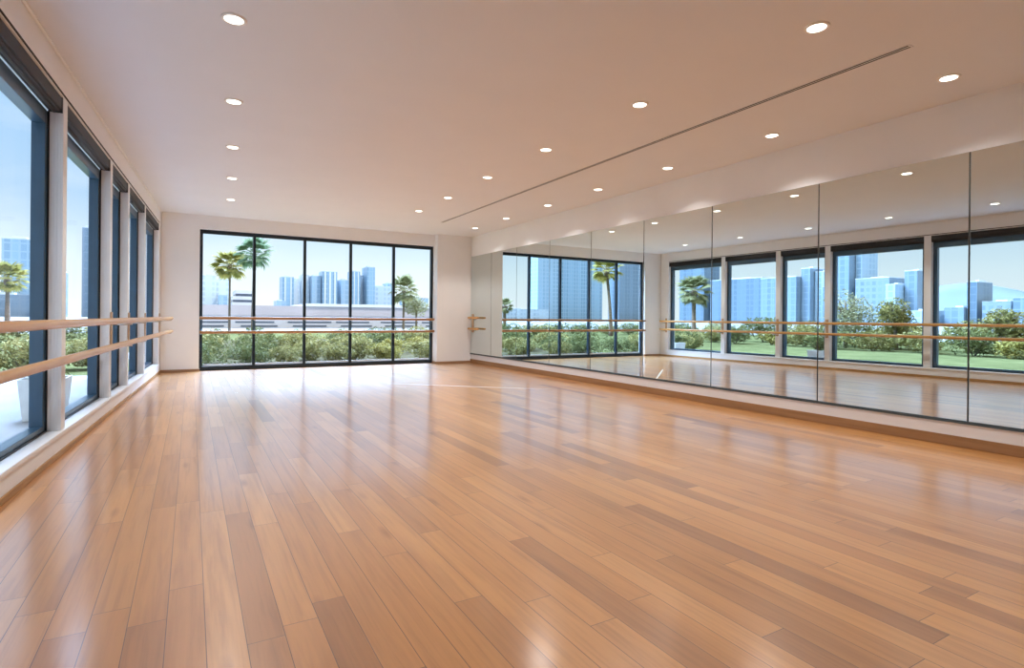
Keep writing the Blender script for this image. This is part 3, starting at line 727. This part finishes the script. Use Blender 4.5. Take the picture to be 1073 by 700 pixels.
def palm(x, y, top, R, mat, label, seed, n=30, tr=0.07, lean=0.0, skirt=True):
    rnd = random.Random(seed)
    t = thing('palm_tree', label, 'palm', (x, y, GZ-0.02))
    h = top-(GZ-0.02); bm = B(); k_ = 14
    pts = [(lean*(i/k_)**1.6, 0, h*i/k_) for i in range(k_+1)]
    rad = [tr*(1.35-.45*min(1, i/k_*1.6))*(1.06 if i % 2 else 1.0) for i in range(k_+1)]
    tube(bm, pts, rad, 10); obj('trunk', bm, M['bark'], t)
    bm = B(); lathe(bm, [(tr*.8, -R*.32), (tr*1.7, -R*.12), (tr*1.9, R*.02), (tr*1.0, R*.14), (tr*.2, R*.2)], 10, (lean, 0, h))
    obj('crown_shaft', bm, M['bark'], t)
    meshes = []
    for q in range(3):
        f = obj('frond', fan_frond(R, 1.15, seed*7+q), mat, t, recalc=False); meshes.append(f)
    for k in range(n):
        f = meshes[k] if k < 3 else meshes[k % 3].copy()
        if k >= 3: COL.objects.link(f); f.parent = t
        u = (k+.5)/n
        pitch = math.radians(-78 + 125*u)                    # from upright to hanging
        f.location = (lean, 0, h + R*0.06)
        f.rotation_euler = (rnd.uniform(-.35, .35), pitch, k*2.39996 + rnd.uniform(-.2, .2))
        s = rnd.uniform(.85, 1.08); f.scale = (s, s, s)
    return t
palm(2.38, 45, 4.55, 1.32, M['frond_yellow'], 'yellow green fan palm with thin trunk in the first back pane', 3, 30, 0.075, 0.0)
palm(3.64, 42, 5.15, 1.42, M['frond_green'], 'taller blue green fan palm behind the first mullion', 4, 30, 0.08, 0.06)
palm(11.95, 35, 2.70, 1.15, M['frond_olive'], 'small olive fan palm in the last back pane', 5, 26, 0.07, 0.0)
palm(-12.85, 30, 4.25, 1.15, M['frond_yellow'], 'leaning thick trunked palm mirrored in the last back window pane', 6, 30, 0.105, 0.40)
palm(-10.0, 40, 1.95, 0.85, M['frond_olive'], 'short olive palm mirrored in the second back window pane', 8, 24, 0.14, 0.0)
palm(-9.0, 19.1, 2.35, 0.95, M['frond_olive'], 'bushy fan palm on the lawn mirrored at the back end of the left windows', 9, 34, 0.10, 0.0)
palm(-13.0, 60.0, 3.75, 1.7, M['frond_yellow'], 'palm at the far left edge of the nearest left window', 10, 26, 0.15, 0.0)

# white planters on the terrace
def planter(x, y, label, first=[None]):
    if first[0] is None:
        t = thing('planter', label, 'planter', (x, y, GZ), 0, 'white planters on the terrace')
        bm = B()
        a, b, z1, z2 = 0.17, 0.21, 0.0, 0.46
        rings = [[bm.verts.new((sx*r, sy*r, z)) for sx, sy in ((-1,-1),(1,-1),(1,1),(-1,1))] for r, z in ((a, z1), (b, z2), (b-.025, z2), (b-.03, z2-.05))]
        bm.faces.new(rings[0][::-1])
        for p, q in zip(rings, rings[1:]):
            for k in range(4): bm.faces.new((p[k], p[(k+1) % 4], q[(k+1) % 4], q[k]))
        bm.faces.new(rings[-1]); obj('pot', bm, M['planter'], t, 0.006)
        obj('plant', leaf_cloud(300, .2, .2, .14, z2+.12, .05, 77, 5), LEAF[2], t, recalc=False)
        first[0] = t
    else:
        t = dup(first[0], (x, y, GZ)); t['label'] = label
    return t
planter(-1.42, 8.1, 'square white planter outside the second visible left window')
planter(-1.22, 12.6, 'square white planter farther along the terrace by the back corner')

# ------------------------------------------------------------------ sky and sun
wd = bpy.data.worlds.new('sky'); S.world = wd; wd.use_nodes = True
nt = wd.node_tree; nt.nodes.clear()
tc = nd(nt, 'ShaderNodeTexCoord'); sp = nd(nt, 'ShaderNodeSeparateXYZ'); nt.links.new(tc.outputs['Generated'], sp.inputs[0])
sky = ramp(nt, sp.outputs[2], [(0.0, (0.97, 1.0, 1.03)), (0.07, (0.80, 0.91, 0.98)), (0.17, (0.47, 0.67, 0.89)), (0.34, (0.33, 0.58, 0.90)), (0.46, (0.8, 1.0, 1.3)), (0.7, (1.2, 1.4, 1.7))])  # upper stops brightened above the visible sky to light the room
# faint high cloud
mp = nd(nt, 'ShaderNodeMapping'); mp.inputs['Scale'].default_value = (2.5, 2.5, 9); nt.links.new(tc.outputs['Generated'], mp.inputs[0])
nz = nd(nt, 'ShaderNodeTexNoise'); nz.inputs['Scale'].default_value = 1.6; nz.inputs['Detail'].default_value = 5; nt.links.new(mp.outputs[0], nz.inputs[0])
cl = nd(nt, 'ShaderNodeMapRange'); cl.inputs['From Min'].default_value = 0.48; cl.inputs['From Max'].default_value = 0.75; cl.inputs['To Max'].default_value = 0.45
nt.links.new(nz.outputs['Fac'], cl.inputs['Value'])
sky = mixc(nt, cl.outputs[0], sky, (0.85, 0.91, 0.97))
# added bright patch of sky, out of view, lighting the room through the back window
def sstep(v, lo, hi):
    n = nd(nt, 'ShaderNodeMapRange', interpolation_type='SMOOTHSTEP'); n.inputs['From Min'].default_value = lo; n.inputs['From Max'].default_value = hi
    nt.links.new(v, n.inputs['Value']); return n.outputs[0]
sky_fill = mth(nt, 'MULTIPLY', sstep(sp.outputs[2], 0.36, 0.56), mth(nt, 'MULTIPLY', sstep(sp.outputs[1], 0.05, 0.35), sstep(sp.outputs[0], -0.20, 0.02)))
sky = mixc(nt, sky_fill, sky, (20.5, 29.0, 43.0))
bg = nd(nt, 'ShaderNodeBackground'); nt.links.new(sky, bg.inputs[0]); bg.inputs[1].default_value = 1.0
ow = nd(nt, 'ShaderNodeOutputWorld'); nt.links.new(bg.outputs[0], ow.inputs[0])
sd = bpy.data.lights.new('sun', 'SUN'); sd.energy = 2.1; sd.color = (1.0, 0.95, 0.88); sd.angle = math.radians(1.0)
so = bpy.data.objects.new('sun', sd); COL.objects.link(so)
so.rotation_euler = Vector((-0.45, 0.62, -0.85)).to_track_quat('-Z', 'Y').to_euler(); so.location = (20, -20, 40)

# ------------------------------------------------------------------ camera
f_px, yaw, hor, roll = 586.4, 0.5204, 333.0, 0.0087
cd = bpy.data.cameras.new('camera'); co = bpy.data.objects.new('camera', cd); COL.objects.link(co)
cd.sensor_fit = 'HORIZONTAL'; cd.sensor_width = 36.0; cd.lens = 36.0*f_px/1073
cd.shift_y = -(350-hor)/1073; cd.clip_start = 0.05; cd.clip_end = 3000
R0 = Vector((math.cos(yaw), -math.sin(yaw), 0)); F0 = Vector((math.sin(yaw), math.cos(yaw), 0)); U0 = Vector((0, 0, 1))
Rv = math.cos(roll)*R0 + math.sin(roll)*U0; Uv = -math.sin(roll)*R0 + math.cos(roll)*U0
mt = Matrix((Rv, Uv, -F0)).transposed().to_4x4(); mt.translation = (0, 0, EYE)
co.matrix_world = mt
S.camera = co
S.view_settings.view_transform = 'Standard'; S.view_settings.look = 'None'
S.view_settings.exposure = 0.26; S.view_settings.gamma = 1.0; S.view_settings.use_curve_mapping = False
